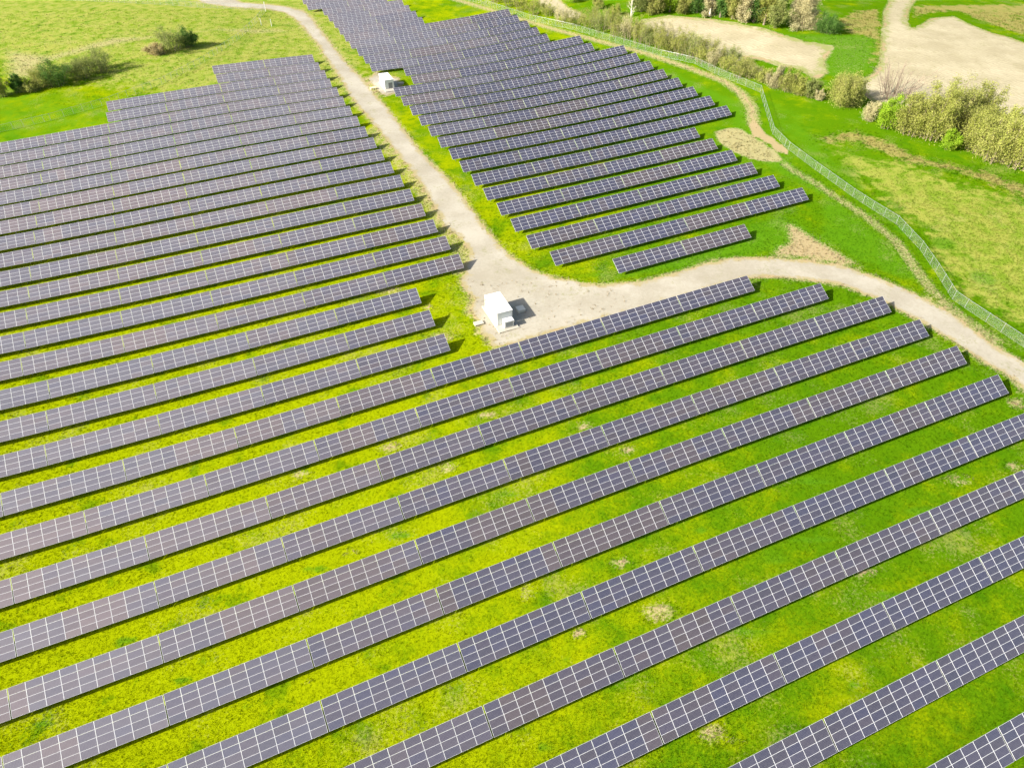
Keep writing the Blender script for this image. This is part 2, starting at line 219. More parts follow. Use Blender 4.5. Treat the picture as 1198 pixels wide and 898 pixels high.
def grass_material(name, blade=False):
    b = N(name); p = b.pos()
    at = b.n('ShaderNodeAttribute', attribute_name='ground_a'); sa = b.n('ShaderNodeSeparateColor'); b.l(at.outputs['Color'], sa.inputs[0])
    a2 = b.n('ShaderNodeAttribute', attribute_name='ground_b'); sb = b.n('ShaderNodeSeparateColor'); b.l(a2.outputs['Color'], sb.inputs[0])
    worn, dry, lush = sa.outputs[0], sa.outputs[1], sa.outputs[2]
    olive, brown, yellow = sb.outputs[0], sb.outputs[1], sb.outputs[2]
    big = b.noise(p, 0.045, 3.0, 0.6); mid = b.noise(p, 0.30, 6.0, 0.62, 0.0); fine = b.noise(p, 2.6, 5.0, 0.72); tiny = b.noise(p, 9.0, 3.0, 0.7)
    def m(mask, noise, amp=0.75, a=0.36, c=0.64):
        return b.step(b.math('ADD', mask, b.math('MULTIPLY', b.math('SUBTRACT', noise, 0.5), amp)), a, c)
    # green to yellow-green, in patches
    patch = b.noise(p, 0.13, 3.0, 0.55)
    k = b.math('ADD', b.math('MULTIPLY', big, 0.35), b.math('ADD', b.math('MULTIPLY', mid, 0.45), b.math('MULTIPLY', patch, 0.60)))
    k = b.math('ADD', k, b.math('MULTIPLY', b.math('SUBTRACT', yellow, 0.5), 0.55))
    k = b.math('ADD', k, b.math('MULTIPLY', b.math('SUBTRACT', fine, 0.5), 0.5))
    kk = b.step(k, 0.50, 0.92)
    c = b.mix(kk, GREEN, YGREEN)
    c = b.mix(b.math('MULTIPLY', b.step(b.math('ADD', b.math('MULTIPLY', b.noise(p, 0.21, 4.0, 0.6), 0.75), b.math('MULTIPLY', fine, 0.25)), 0.53, 0.64), 0.6), c, DEEP)                      # deeper green tussocks
    c = b.mix(m(olive, mid, 1.1), c, b.mix(b.step(b.math('ADD', mid, b.math('MULTIPLY', b.math('SUBTRACT', fine, .5), .5)), 0.35, 0.66), OLIVE, OLIVE2))
    c = b.mix(b.math('MULTIPLY', m(lush, b.math('ADD', b.math('MULTIPLY', mid, 0.65), b.math('MULTIPLY', fine, 0.35)), 1.3), 0.8), c, b.mix(fine, LUSH, GREEN))
    c = b.mix(b.math('MULTIPLY', m(brown, b.math('ADD', b.math('MULTIPLY', mid, 0.6), b.math('MULTIPLY', fine, 0.4)), 1.9), 0.8), c, b.mix(fine, BROWN, STRAW))
    c = b.mix(b.math('MULTIPLY', m(dry, fine, 1.2), 0.8), c, b.mix(fine, STRAW, STRAW2))
    c = b.mix(b.math('MULTIPLY', b.step(b.math('MULTIPLY', fine, b.noise(p, 0.11, 2.0)), 0.30, 0.37), 0.28), c, STRAW)   # scattered thin straw
    c = b.mix(b.math('MULTIPLY', m(worn, fine, 1.1), 0.92), c, b.mix(tiny, DIRT, DIRT2))
    v = b.math('ADD', 0.55, b.math('MULTIPLY', b.math('ADD', fine, tiny), 0.46))
    hsv = b.n('ShaderNodeHueSaturation'); b.l(c, hsv.inputs['Color']); b.l(v, hsv.inputs['Value'])
    h = b.math('ADD', b.math('MULTIPLY', fine, 1.0), b.math('MULTIPLY', tiny, 0.5))
    if blade:
        d = b.n('ShaderNodeBsdfDiffuse'); t = b.n('ShaderNodeBsdfTranslucent'); mx = b.n('ShaderNodeMixShader'); mx.inputs[0].default_value = 0.4
        b.l(hsv.outputs[0], d.inputs['Color']); b.l(hsv.outputs[0], t.inputs['Color'])
        b.l(d.outputs[0], mx.inputs[1]); b.l(t.outputs[0], mx.inputs[2]); b.l(mx.outputs[0], b.out.inputs['Surface'])
    else:
        b.bsdf(hsv.outputs[0], 1.0, 0.0, 0.0, b.bump(h, 0.45, 0.16))
    return b.mat


def gravel_material(name, a, c, verge, tracks=False):
    b = N(name); p = b.pos()
    big = b.noise(p, 0.09, 4.0, 0.6); f = b.noise(p, 1.4, 6.0, 0.75); t = b.noise(p, 7.0, 3.0, 0.8)
    col = b.mix(b.step(b.math('ADD', b.math('MULTIPLY', big, .6), b.math('MULTIPLY', f, .4)), 0.36, 0.64), a, c)
    col = b.mix(b.math('MULTIPLY', b.step(b.math('ADD', b.math('MULTIPLY', t, 0.6), b.math('MULTIPLY', f, 0.4)), 0.55, 0.68), 0.45), col, tuple(x*0.55 for x in a))
    weed = b.math('MULTIPLY', b.step(b.noise(p, 0.16, 3.0, 0.6), 0.50, 0.66), b.step(b.noise(p, 1.1, 5.0, 0.8), 0.50, 0.62))
    col = b.mix(b.math('MULTIPLY', weed, 0.55), col, (0.20, 0.20, 0.06))
    at = b.n('ShaderNodeAttribute', attribute_name='edge')
    e = b.math('ADD', at.outputs['Fac'], b.math('MULTIPLY', b.math('SUBTRACT', b.math('ADD', b.math('MULTIPLY', f, 0.5), b.math('MULTIPLY', b.noise(p, 0.35, 4.0), 0.5)), 0.5), 2.6))
    col = b.mix(b.math('MULTIPLY', b.step(e, 0.55, 1.0), 0.85), col, verge)
    if tracks:
        w = b.n('ShaderNodeTexWave', wave_type='BANDS', bands_direction='DIAGONAL'); b.l(p, w.inputs['Vector'])
        w.inputs['Scale'].default_value = 0.30; w.inputs['Distortion'].default_value = 14.0; w.inputs['Detail'].default_value = 3.0; w.inputs['Detail Scale'].default_value = 0.6
        col = b.mix(b.math('MULTIPLY', b.step(w.outputs['Fac'], 0.4, 0.95), 0.32), col, tuple(x*0.62 for x in a))
    b.bsdf(col, 0.95, 0.0, 0.1, b.bump(b.math('ADD', f, t), 0.5, 0.1)); return b.mat

M_GROUND = grass_material('meadow_grass')
M_BLADE = grass_material('grass_blades', True)
M_ROAD = gravel_material('road_gravel', (0.295, 0.265, 0.20), (0.385, 0.355, 0.285), (0.30, 0.25, 0.11))
M_LOT = gravel_material('pale_sand', (0.34, 0.295, 0.18), (0.45, 0.395, 0.26), (0.22, 0.25, 0.06), True)
M_ALU = plain('anodised_aluminium', (0.74, 0.74, 0.75), 0.4, 0.1, 0.5)
M_STEEL = plain('galvanised_steel', (0.42, 0.43, 0.44), 0.45, 0.6, 0.5, 0.15, 6.0)
M_WHITE = plain('white_painted_steel', (0.66, 0.66, 0.64), 0.45, 0.0, 0.4, 0.03, 1.5)
M_GREY = plain('pale_grey_panel', (0.60, 0.62, 0.60), 0.5, 0.0, 0.4, 0.06, 2.0)
M_DARKG = plain('louver_grey', (0.20, 0.21, 0.22), 0.55, 0.2, 0.4)
M_CONC = plain('pale_concrete', (0.40, 0.37, 0.30), 0.9, 0.0, 0.2, 0.14, 3.0)
M_CONC2 = plain('light_concrete', (0.60, 0.57, 0.47), 0.9, 0.0, 0.2, 0.1, 3.0)
M_CREAM = plain('cream_plastic', (0.75, 0.68, 0.36), 0.6, 0.0, 0.3, 0.05)
M_WOOD = plain('weathered_wood', (0.48, 0.42, 0.34), 0.85, 0.0, 0.2, 0.2, 4.0)

def glass_material(name, far=False):
    b = N(name); oi = b.n('ShaderNodeObjectInfo'); oc = b.obj(); sp = b.n('ShaderNodeSeparateXYZ'); b.l(oc, sp.inputs[0])
    if far:
        col = b.n('ShaderNodeAttribute', attribute_name='tone').outputs['Color']
    else: col = oi.outputs['Color']
    # cell grid printed on the module: thin pale gaps between the silicon cells
    def line(sock, pitch, wd):
        fr = b.math('FRACT', b.math('ADD', b.math('DIVIDE', sock, pitch), 0.5))
        return b.math('LESS_THAN', b.math('ABSOLUTE', b.math('SUBTRACT', fr, 0.5)), wd)
    g = b.math('MAXIMUM', line(sp.outputs[0], 0.1575, 0.035), line(sp.outputs[1], 0.147, 0.035))
    dust_glare = b.noise(oc, 1.7, 3.0)  # random patches of dust on the glass
    c = b.mix(b.math('MULTIPLY', g, 0.30), col, (0.40, 0.41, 0.44))
    c = b.mix(b.math('MULTIPLY', dust_glare, 0.14), c, (0.30, 0.28, 0.27))
    nd = b.bsdf(c, b.math('ADD', 0.16, b.math('MULTIPLY', dust_glare, 0.16)), 0.0, 0.5)
    nd.inputs['Coat Weight'].default_value = 0.15; nd.inputs['Coat Roughness'].default_value = 0.42
    return b.mat
M_GLASS = glass_material('solar_glass'); M_GLASS_FAR = glass_material('solar_glass_far', True)

def chain_link_material():
    b = N('chain_link_wire'); uv = b.n('ShaderNodeUVMap'); sp = b.n('ShaderNodeSeparateXYZ'); b.l(uv.outputs[0], sp.inputs[0])
    def wire(sign):
        s = b.math('DIVIDE', b.math('ADD', sp.outputs[0], b.math('MULTIPLY', sp.outputs[1], sign)), 0.11)
        return b.math('LESS_THAN', b.math('FRACT', s), 0.034)
    w = b.math('MAXIMUM', wire(1.0), wire(-1.0))
    d = b.n('ShaderNodeBsdfPrincipled'); d.inputs['Base Color'].default_value = (0.50, 0.52, 0.48, 1); d.inputs['Roughness'].default_value = 0.5
    t = b.n('ShaderNodeBsdfTransparent'); mx = b.n('ShaderNodeMixShader'); b.l(w, mx.inputs[0]); b.l(t.outputs[0], mx.inputs[1]); b.l(d.outputs[0], mx.inputs[2])
    b.l(mx.outputs[0], b.out.inputs['Surface']); return b.mat
M_CHAIN = chain_link_material()

def leaf_material(name, a, c):
    b = N(name); oi = b.n('ShaderNodeObjectInfo'); f = b.noise(b.obj(), 0.55, 3.0, 0.6); f2 = b.noise(b.obj(), 4.0, 2.0)
    col = b.mix(b.step(b.math('ADD', b.math('MULTIPLY', f, 0.6), b.math('MULTIPLY', f2, 0.4)), 0.35, 0.65), a, c)
    hsv = b.n('ShaderNodeHueSaturation'); b.l(col, hsv.inputs['Color']); b.l(b.math('ADD', 0.85, b.math('MULTIPLY', oi.outputs['Random'], 0.3)), hsv.inputs['Value'])
    d = b.n('ShaderNodeBsdfDiffuse'); t = b.n('ShaderNodeBsdfTranslucent'); mx = b.n('ShaderNodeMixShader'); mx.inputs[0].default_value = 0.35
    b.l(hsv.outputs[0], d.inputs['Color']); b.l(hsv.outputs[0], t.inputs['Color']); b.l(d.outputs[0], mx.inputs[1]); b.l(t.outputs[0], mx.inputs[2])
    b.l(mx.outputs[0], b.out.inputs['Surface']); return b.mat
LEAF = {
    'olive': leaf_material('olive_leaves', (0.25, 0.29, 0.05), (0.40, 0.39, 0.13)),
    'willow': leaf_material('willow_leaves', (0.27, 0.31, 0.05), (0.41, 0.41, 0.12)),
    'bright': leaf_material('bright_leaves', (0.20, 0.34, 0.02), (0.30, 0.43, 0.035)),
    'beige': leaf_material('catkins', (0.42, 0.38, 0.20), (0.54, 0.50, 0.28)),
    'dark': leaf_material('dark_leaves', (0.07, 0.16, 0.03), (0.13, 0.23, 0.05)),
    'grey': leaf_material('grey_green_leaves', (0.20, 0.26, 0.06), (0.32, 0.34, 0.12)),
    'straw': leaf_material('straw_stems', (0.40, 0.33, 0.15), (0.48, 0.41, 0.22)),
}
M_BARK = plain('grey_brown_bark', (0.24, 0.19, 0.14), 0.9, 0.0, 0.2, 0.2, 3.0)
M_TWIG = plain('bare_twigs', (0.27, 0.215, 0.15), 0.9, 0.0, 0.2, 0.15, 3.0)
M_PALE = plain('pale_birch_bark', (0.62, 0.58, 0.48), 0.85, 0.0, 0.2, 0.15, 3.0)

# ---------------------------------------------------------------- ground zones (wear, straw, lush grass) as plain numbers per point
def sdist(px_, py_, poly):
    """Signed distance to a polygon, positive inside."""
    poly = np.asarray(poly); d2 = np.full(px_.shape, 1e18); ins = np.zeros(px_.shape, bool)
    for (x1, y1), (x2, y2) in zip(poly, np.roll(poly, -1, 0)):
        ex, ey = x2-x1, y2-y1; t = np.clip(((px_-x1)*ex + (py_-y1)*ey)/(ex*ex+ey*ey+1e-12), 0, 1)
        d2 = np.minimum(d2, (px_-x1-t*ex)**2 + (py_-y1-t*ey)**2)
        if abs(ey) > 1e-12: ins ^= ((y1 > py_) != (y2 > py_)) & (px_ < ex*(py_-y1)/ey + x1)
    return np.where(ins, 1, -1)*np.sqrt(d2)

def ldist(px_, py_, line):
    d2 = np.full(px_.shape, 1e18)
    for (x1, y1), (x2, y2) in zip(line[:-1], line[1:]):
        ex, ey = x2-x1, y2-y1; t = np.clip(((px_-x1)*ex + (py_-y1)*ey)/(ex*ex+ey*ey+1e-12), 0, 1)
        d2 = np.minimum(d2, (px_-x1-t*ex)**2 + (py_-y1-t*ey)**2)
    return np.sqrt(d2)

def ss(v, a, b):
    t = np.clip((v-a)/(b-a), 0, 1); return t*t*(3-2*t)

HARD = ['ROAD', 'SPUR', 'LOT_A', 'LOT_B', 'SMALLROAD']
def zones(x, y):
    def poly(k, soft): return ss(sdist(x, y, DATA[k]), -soft, soft)
    worn = np.zeros_like(x); dry = np.zeros_like(x); lush = np.zeros_like(x)
    for k in HARD:
        d = sdist(x, y, DATA[k]); dry = np.maximum(dry, 0.62*ss(d, -2.6, -0.2)); worn = np.maximum(worn, 0.8*ss(d, -1.0, 0.3))
    worn = np.maximum(worn, 0.62*ss(-ldist(x, y, DATA['TRACK']), -2.4, -0.2)); dry = np.maximum(dry, 0.58*ss(-ldist(x, y, DATA['TRACK']), -4.5, -1.0))
    d3 = ldist(x, y, DATA['VERGE']); worn = np.maximum(worn, 0.40*ss(-d3, -2.4, -0.3)); dry = np.maximum(dry, 0.52*ss(-d3, -4.0, -0.6))
    d2 = ldist(x, y, DATA['TRACK2']); dry = np.maximum(dry, 0.56*ss(-d2, -3.6, -0.4)); worn = np.maximum(worn, 0.36*ss(-d2, -1.5, 0))
    worn = np.maximum(worn, poly('ROCKS', 1.2)); worn = np.maximum(worn, 0.60*poly('STONY', 2.0)); dry = np.maximum(dry, 0.75*poly('STONY', 3.5))
    dry = np.maximum(dry, 0.9*poly('REED', 1.5)); worn = np.maximum(worn, 0.40*poly('REED', 1.5))
    for cx, cy, rx, ry in DATA['SPOTS']:
        q = np.sqrt(((x-cx)/rx)**2 + ((y-cy)/ry)**2); worn = np.maximum(worn, 0.62*(1-ss(q, 0.25, 1.6))); dry = np.maximum(dry, 0.62*(1-ss(q, 0.5, 2.3)))
    for cx, cy, rx, ry in DATA['LSPOTS']:
        q = np.sqrt(((x-cx)/rx)**2 + ((y-cy)/ry)**2); lush = np.maximum(lush, 0.68*(1-ss(q, 0.3, 2.4)))
    lush = np.maximum(lush, 0.9*poly('LUSH', 3)); lush = np.maximum(lush, 0.55*poly('LUSH_B', 4)); lush = np.maximum(lush, 0.85*poly('LUSH_C', 6))
    lush = np.maximum(lush, 0.32*ss(x, 10, 60)*ss(y, 60, 200)*(1-ss(y, 230, 280)))
    far = ss(-x, 20, 70)*ss(y + 0.35*(x+150), 222, 262); dry = np.maximum(dry, np.maximum(0.36*far, 0.36*poly('LUSH', 4)))
    lush = np.maximum(lush, 0.50*ss(-x, 30, 70)*ss(y, 175, 200)*(1-ss(y + 0.35*(x+150), 225, 262)))
    olive = np.maximum(0.8*poly('OLIVE', 14), 0.62*far); brown = np.maximum(0.74*poly('BROWN', 6), 0.62*np.maximum(poly('BROWN_B', 4), poly('BROWN_C', 4)))
    dry = np.maximum(dry, 0.62*poly('DRYL', 9))
    far_left = ss(-x, 60, 150)*ss(y, 180, 260)
    yellow = np.clip(0.5 + 0.50*ss(-x, -30, 75)*(1-0.9*ss(y, 120, 215)) - 0.30*ss(x, -5, 55) + 0.12*ss(-y, -75, -35) - 0.10*far_left, 0, 1)  # yellower to the left: grass tone plus some warm glare painted in
    return worn, dry, lush, olive, brown, yellow

def set_zones(me, x, y):
    worn, dry, lush, olive, brown, yellow = zones(x, y); one = np.ones_like(x)
    for nm, ch in (('ground_a', (worn, dry, lush, one)), ('ground_b', (olive, brown, yellow, one))):
        a = me.attributes.new(nm, 'FLOAT_COLOR', 'POINT'); a.data.foreach_set('color', np.stack(ch, -1).astype(np.float32).ravel())

# the ground: one sheet, fine where the camera looks, running out to the horizon
gx = np.concatenate([[-5000, -2500, -1200, -700, -480], np.arange(-360, 360.1, 1.8), [480, 700, 1200, 2500, 5000]])
gy = np.concatenate([[-3000, -1200, -400, -120, -40, -10], np.arange(10, 400.1, 1.8), [430, 520, 700, 1100, 2200, 5000, 9000]])
GX, GY = np.meshgrid(gx, gy); nx, ny = len(gx), len(gy); fx, fy = GX.ravel(), GY.ravel()
idx = np.arange(nx*ny).reshape(ny, nx)
fc = np.stack([idx[:-1, :-1], idx[:-1, 1:], idx[1:, 1:], idx[1:, :-1]], -1).reshape(-1, 4)
me = mesh_np('grass_field', np.stack([fx, fy, height(fx, fy)], -1), fc, [M_GROUND], smooth=True)
set_zones(me, fx, fy)
tag(link('grass_field', me), kind='structure')

def sheet(name, poly, mat, lift, jit=0.35, step=0.7, cell=1.8, edge=2.6, wav=0.35):
    """A ragged-edged sheet of gravel or sand lying on the rolling ground."""
    rng = np.random.default_rng(len(poly)*7+int(abs(poly[0][0])*10)); pts = []
    poly = np.asarray(poly)
    for a, c in zip(poly, np.roll(poly, -1, 0)):
        L = np.hypot(*(c-a)); k = max(1, int(L/step)); nrm = np.array([-(c-a)[1], (c-a)[0]])/max(L, 1e-6)
        for i in range(k): pts.append(a+(c-a)*i/k + nrm*jit*rng.normal()*0.55)
    pts = np.array(pts); t_ = np.arange(len(pts))*step
    pts += wav*np.stack([sum(np.sin(t_*f+q) for f, q in zip((0.21, 0.47, 0.93), rng.random(3)*6.28)), sum(np.sin(t_*f+q) for f, q in zip((0.19, 0.52, 0.85), rng.random(3)*6.28))], -1)*0.5
    sm = (np.roll(pts, 1, 0)+pts*2+np.roll(pts, -1, 0))/4
    n = len(sm); gxs = np.arange(sm[:, 0].min(), sm[:, 0].max(), cell); gys = np.arange(sm[:, 1].min(), sm[:, 1].max(), cell)
    qx, qy = [q.ravel() for q in np.meshgrid(gxs, gys)]; ins = sdist(qx, qy, sm) > 0.45*cell
    pin = np.concatenate([sm, np.stack([qx[ins], qy[ins]], -1)])
    vo, _, fo_, _, _, _ = delaunay_2d_cdt([Vector(p) for p in pin], [(k, (k+1) % n) for k in range(n)], [], 1, 1e-4)
    xy = np.array([tuple(v) for v in vo]); area = lambda f: (xy[f[1], 0]-xy[f[0], 0])*(xy[f[2], 1]-xy[f[0], 1])-(xy[f[1], 1]-xy[f[0], 1])*(xy[f[2], 0]-xy[f[0], 0])
    tri = np.array([f if area(f) > 0 else f[::-1] for f in fo_], np.int32)
    me = mesh_np(name, np.column_stack([xy, height(xy[:, 0], xy[:, 1])+lift]), tri, [mat], smooth=True)
    d = sdist(xy[:, 0], xy[:, 1], poly); e = (1-ss(d, 0.0, edge)).astype(np.float32)
    at = me.attributes.new('edge', 'FLOAT', 'POINT'); at.data.foreach_set('value', e)
    return tag(link(name, me), kind='structure')
sheet('gravel_road', DATA['ROAD'], M_ROAD, 0.030, 0.4)
sheet('cabin_driveway', DATA['SPUR'], M_ROAD, 0.034, 0.4)
sheet('sandy_lot', DATA['LOT_A'], M_LOT, 0.030, 0.9, 1.0, 2.5, 7.0, 1.6)
sheet('sandy_yard', DATA['LOT_B'], M_LOT, 0.030, 0.8, 1.0, 3.0, 5.0, 1.0)
sheet('gravel_lane', DATA['SMALLROAD'], M_LOT, 0.030, 0.5, 1.0, 2.0, 2.0)

# ---------------------------------------------------------------- grass blades, as far as the eye can tell them
def tufts(n):
    yb = 24 + (330-24)*RNG.random(n)**1.75; xb = (RNG.random(n)*2-1)*(66 + 0.62*(yb-24))
    keep = np.ones(n, bool)
    for k in HARD:
        d = sdist(xb, yb, DATA[k]); keep &= (d < -0.15) | ((d < 1.2) & (RNG.random(n) < 0.10)) | ((k == 'ROAD') & (yb > 96) & (yb < 128) & (np.abs(xb-2) < 24) & (RNG.random(n) < 0.16))
    worn, dry, lush, olive, brown, yellow = zones(xb, yb); keep &= RNG.random(n) > worn*0.9
    wild = np.maximum.reduce([dry*0.9, brown*1.3, olive*0.35])
    keep &= RNG.random(n) < np.clip((190-yb)/40, 0.0, 1)+wild*0.8
    x, y, wild = xb[keep], yb[keep], wild[keep]; m = len(x); z = height(x, y)
    dist = np.sqrt(x*x+y*y+80*80); hgt = (0.06+0.10*RNG.random(m))*(1+4.5*wild*RNG.random(m))*np.clip(dist/110, 0.9, 1.35); wd = 0.035*np.clip(dist/95, 1.0, 2.6)
    V = np.zeros((m, 4, 3, 3), np.float32)
    for j in range(4):
        a = RNG.random(m)*6.283; ox, oy = (RNG.random((2, m))-0.5)*0.34; ln = hgt*(0.65+0.6*RNG.random(m)); lean = ln*(0.2+0.75*RNG.random(m)); b = RNG.random(m)*6.283
        bx, by = x+ox, y+oy
        V[:, j, 0] = np.stack([bx-np.cos(a)*wd, by-np.sin(a)*wd, z-0.02], -1); V[:, j, 1] = np.stack([bx+np.cos(a)*wd, by+np.sin(a)*wd, z-0.02], -1)
        V[:, j, 2] = np.stack([bx+np.cos(b)*lean, by+np.sin(b)*lean, z+ln], -1)
    vv = V.reshape(-1, 3); ff = np.arange(len(vv)).reshape(-1, 3)
    me = mesh_np('grass_tufts', vv, ff, [M_BLADE]); rep = 12
    q = [np.repeat(v, rep) for v in (x, y)]
    zz = zones(x, y); one = np.ones(m)
    for nm, ch in (('ground_a', (zz[0], zz[1], zz[2], one)), ('ground_b', (zz[3], zz[4], zz[5], one))):
        a = me.attributes.new(nm, 'FLOAT_COLOR', 'POINT'); a.data.foreach_set('color', np.repeat(np.stack(ch, -1).astype(np.float32), rep, 0).ravel())
    o = link('grass_tufts', me)
    tag(o, 'short green and yellow grass growing over the solar field', 'grass', kind='stuff')
tufts(380000)

# ---------------------------------------------------------------- solar tables
PW, PH = 1.985, WID/4
def module_geo(cx, cy, n0, V, F, MI):
    """One framed module lying in the plane z=0, centre (cx, cy)."""
    hw, hh = PW/2-0.011, PH/2-0.008; fx_, fy_ = 0.021, 0.014
    for (w, h, z) in ((hw, hh, 0.0), (hw-fx_, hh-fy_, 0.0), (hw-fx_, hh-fy_, -0.006), (hw, hh, -0.042)):
        V += [(cx-w, cy-h, z), (cx+w, cy-h, z), (cx+w, cy+h, z), (cx-w, cy+h, z)]
    for a, b in ((0, 1), (1, 2), (2, 3), (3, 0)):
        F.append((n0+a, n0+b, n0+4+b, n0+4+a)); MI.append(1)
        F.append((n0+4+a, n0+4+b, n0+8+b, n0+8+a)); MI.append(1)
        F.append((n0+12+a, n0+12+b, n0+b, n0+a)); MI.append(1)
    F.append((n0+8, n0+9, n0+10, n0+11)); MI.append(0)
    F.append((n0+15, n0+14, n0+13, n0+12)); MI.append(1)
V, F, MI = [], [], []; module_geo(0, 0, 0, V, F, MI)
ME_PANEL = mesh_np('solar_panel', V, F, [M_GLASS, M_ALU], MI)
COLS, RWS = 9, 4
XS = [-P/2+0.075+PW*(k+0.5) for k in range(COLS)]
def tone(rng, brown, dust_glare=0.0):
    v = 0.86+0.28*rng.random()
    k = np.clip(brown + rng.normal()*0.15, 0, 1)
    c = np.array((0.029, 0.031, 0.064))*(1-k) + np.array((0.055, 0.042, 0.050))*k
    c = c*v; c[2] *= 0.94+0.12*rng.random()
    dust_glare *= 0.85+0.3*rng.random(); c = c*(1-dust_glare) + np.array((0.185, 0.175, 0.195))*(1-k)*dust_glare + np.array((0.225, 0.182, 0.190))*k*dust_glare  # pulls the base colour towards a pale painted glare
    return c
def make_far_variant(k, brown, dust_glare):
    rng = np.random.default_rng(100+k+int(dust_glare*1000)); V, F, MI = [], [], []; cols = []
    for i in range(COLS):
        br = brown + 0.22*rng.normal()
        for j in range(RWS):
            n0 = len(V); module_geo(XS[i], -WID/2+PH*(j+0.5), n0, V, F, MI); cols += [tuple(tone(rng, br, dust_glare))+(1.0,)]*16
    me = mesh_np('panel_array', V, F, [M_GLASS_FAR, M_ALU], MI)
    a = me.attributes.new('tone', 'FLOAT_COLOR', 'POINT'); a.data.foreach_set('color', np.array(cols, np.float32).ravel())
    return me
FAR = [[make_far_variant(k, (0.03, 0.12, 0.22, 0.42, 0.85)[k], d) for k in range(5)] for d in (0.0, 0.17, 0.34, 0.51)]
fm = MB(); CT, ST = math.cos(TAU), math.sin(TAU)
def pl(s, off): return (s*CT - WID*CT/2 - off*ST*-1*0 + off*ST, ZL + s*ST - off*CT)
for s_ in (0.14, 0.40, 0.62, 0.88):
    y_, z_ = pl(s_*WID, 0.075); fm.box((0, y_, z_), (P-0.16, 0.06, 0.05), rx=TAU)
for k in range(5):
    xk = -P/2+1.2+(P-2.4)*k/4; y_, z_ = pl(0.5*WID, 0.15); fm.box((xk, y_, z_), (0.07, WID*0.86, 0.09), rx=TAU)
    for s_ in (0.24, 0.78):
        y_, z_ = pl(s_*WID, 0.19); fm.box((xk, y_, (z_-0.5)/2), (0.10, 0.10, z_+0.5))
    y1, z1 = pl(0.62*WID, 0.19); y0, _ = pl(0.78*WID, 0.19); fm.tube([(xk+0.08, y0, 0.35), (xk+0.08, y1-0.35, z1-0.22)], 0.03, 4)
fo = fm.build('mounting_frame', [M_STEEL]); ME_FRAME = fo.data; bpy.data.objects.remove(fo)

ORD = ['zeroth', 'first', 'second', 'third', 'fourth', 'fifth', 'sixth', 'seventh', 'eighth', 'ninth', 'tenth', 'eleventh', 'twelfth', 'thirteenth', 'fourteenth', 'fifteenth', 'sixteenth', 'seventeenth', 'eighteenth', 'nineteenth', 'twentieth']
def ordw(n):
    if n <= 20: return ORD[n]
    return ('twenty-' if n < 30 else 'thirty-')+ORD[n % 10] if n % 10 else 'thirtieth'
def row_label(r, i, n):
    k = int(r[1:]); frm = ordw(n-i)
    if r[0] == 'B': return '%s solar table from left, %s row up in the block right of road' % (ordw(i+1), ordw(k))
    if k >= 12: return '%s solar table from right, %s row up among rows ending left of road' % (frm, ordw(k-11))
    if k <= 5: return '%s solar table from right picture edge, %s row down from large white cabin' % (frm, ordw(12-k))
    return '%s solar table from its right end, %s row down from large white cabin' % (frm, ordw(12-k))

def seen_width(x0, x1):
    """Width of the table in the photograph, to decide whether its modules are told apart."""
    def pr(q):
        v = Vector(q) - Vector((0, 0, CAMERA_H)); d = v.dot(fw); return FOCAL*v.dot(rt)/d, FOCAL*v.dot(up)/d
    a, b = pr(x0), pr(x1); return math.hypot(a[0]-b[0], a[1]-b[1])

ntab = 0
for rname, v0, u0, n in DATA['ROWS']:
    rng = np.random.default_rng(sum(map(ord, rname))*13+int(rname[1:])); rowb = 0.05+rng.random()*0.40; kb = rowb
    for i in range(n):
        ua = u0+i*P; vm = v0+WID*CT/2
        pa = ua*EU+vm*EV; pb = (ua+P)*EU+vm*EV; za, zb = float(height(*pa)), float(height(*pb)); c = (pa+pb)/2
        t = empty('solar_table', (c[0], c[1], (za+zb)/2), (math.atan2(float(height(*(c+EV*4)))-float(height(*(c-EV*4))), 8.0), -math.atan2(zb-za, P), TH))
        tag(t, row_label(rname, i, n), 'solar table', 'tilted solar tables standing in parallel rows')
        dust_glare = 0.51*float(ss(np.array(-c[0]), -10.0, 75.0)); link('mounting_frame', ME_FRAME, t)      # left-hand glare painted as a paler base colour on western tables
        if seen_width((*pa, za+1.5), (*pb, zb+1.5)) > 80:
            for k in range(COLS):
                if rng.random() < 0.22: kb = rowb if rng.random() < 0.55 else min(1.15, rowb+(0.9 if c[0] < 15 else 0.55)*rng.random())
                for j in range(RWS):
                    o = link('solar_panel', ME_PANEL, t); y_, z_ = pl(PH*(j+0.5), 0.0)
                    o.location = (XS[k], y_, z_); o.rotation_euler = (TAU, 0, 0); o.color = (*tone(rng, kb, dust_glare), 1)
        else:
            q = 4 if rng.random() < 0.06 else int(rng.choice([0, 1, 2, 3], p=[.35, .3, .25, .1]))
            o = link('panel_array', FAR[int(round(dust_glare/0.17))][q], t); y_, z_ = pl(WID/2, 0.0); o.location = (0, y_, z_); o.rotation_euler = (TAU, 0, 0)
        ntab += 1
print('tables', ntab)

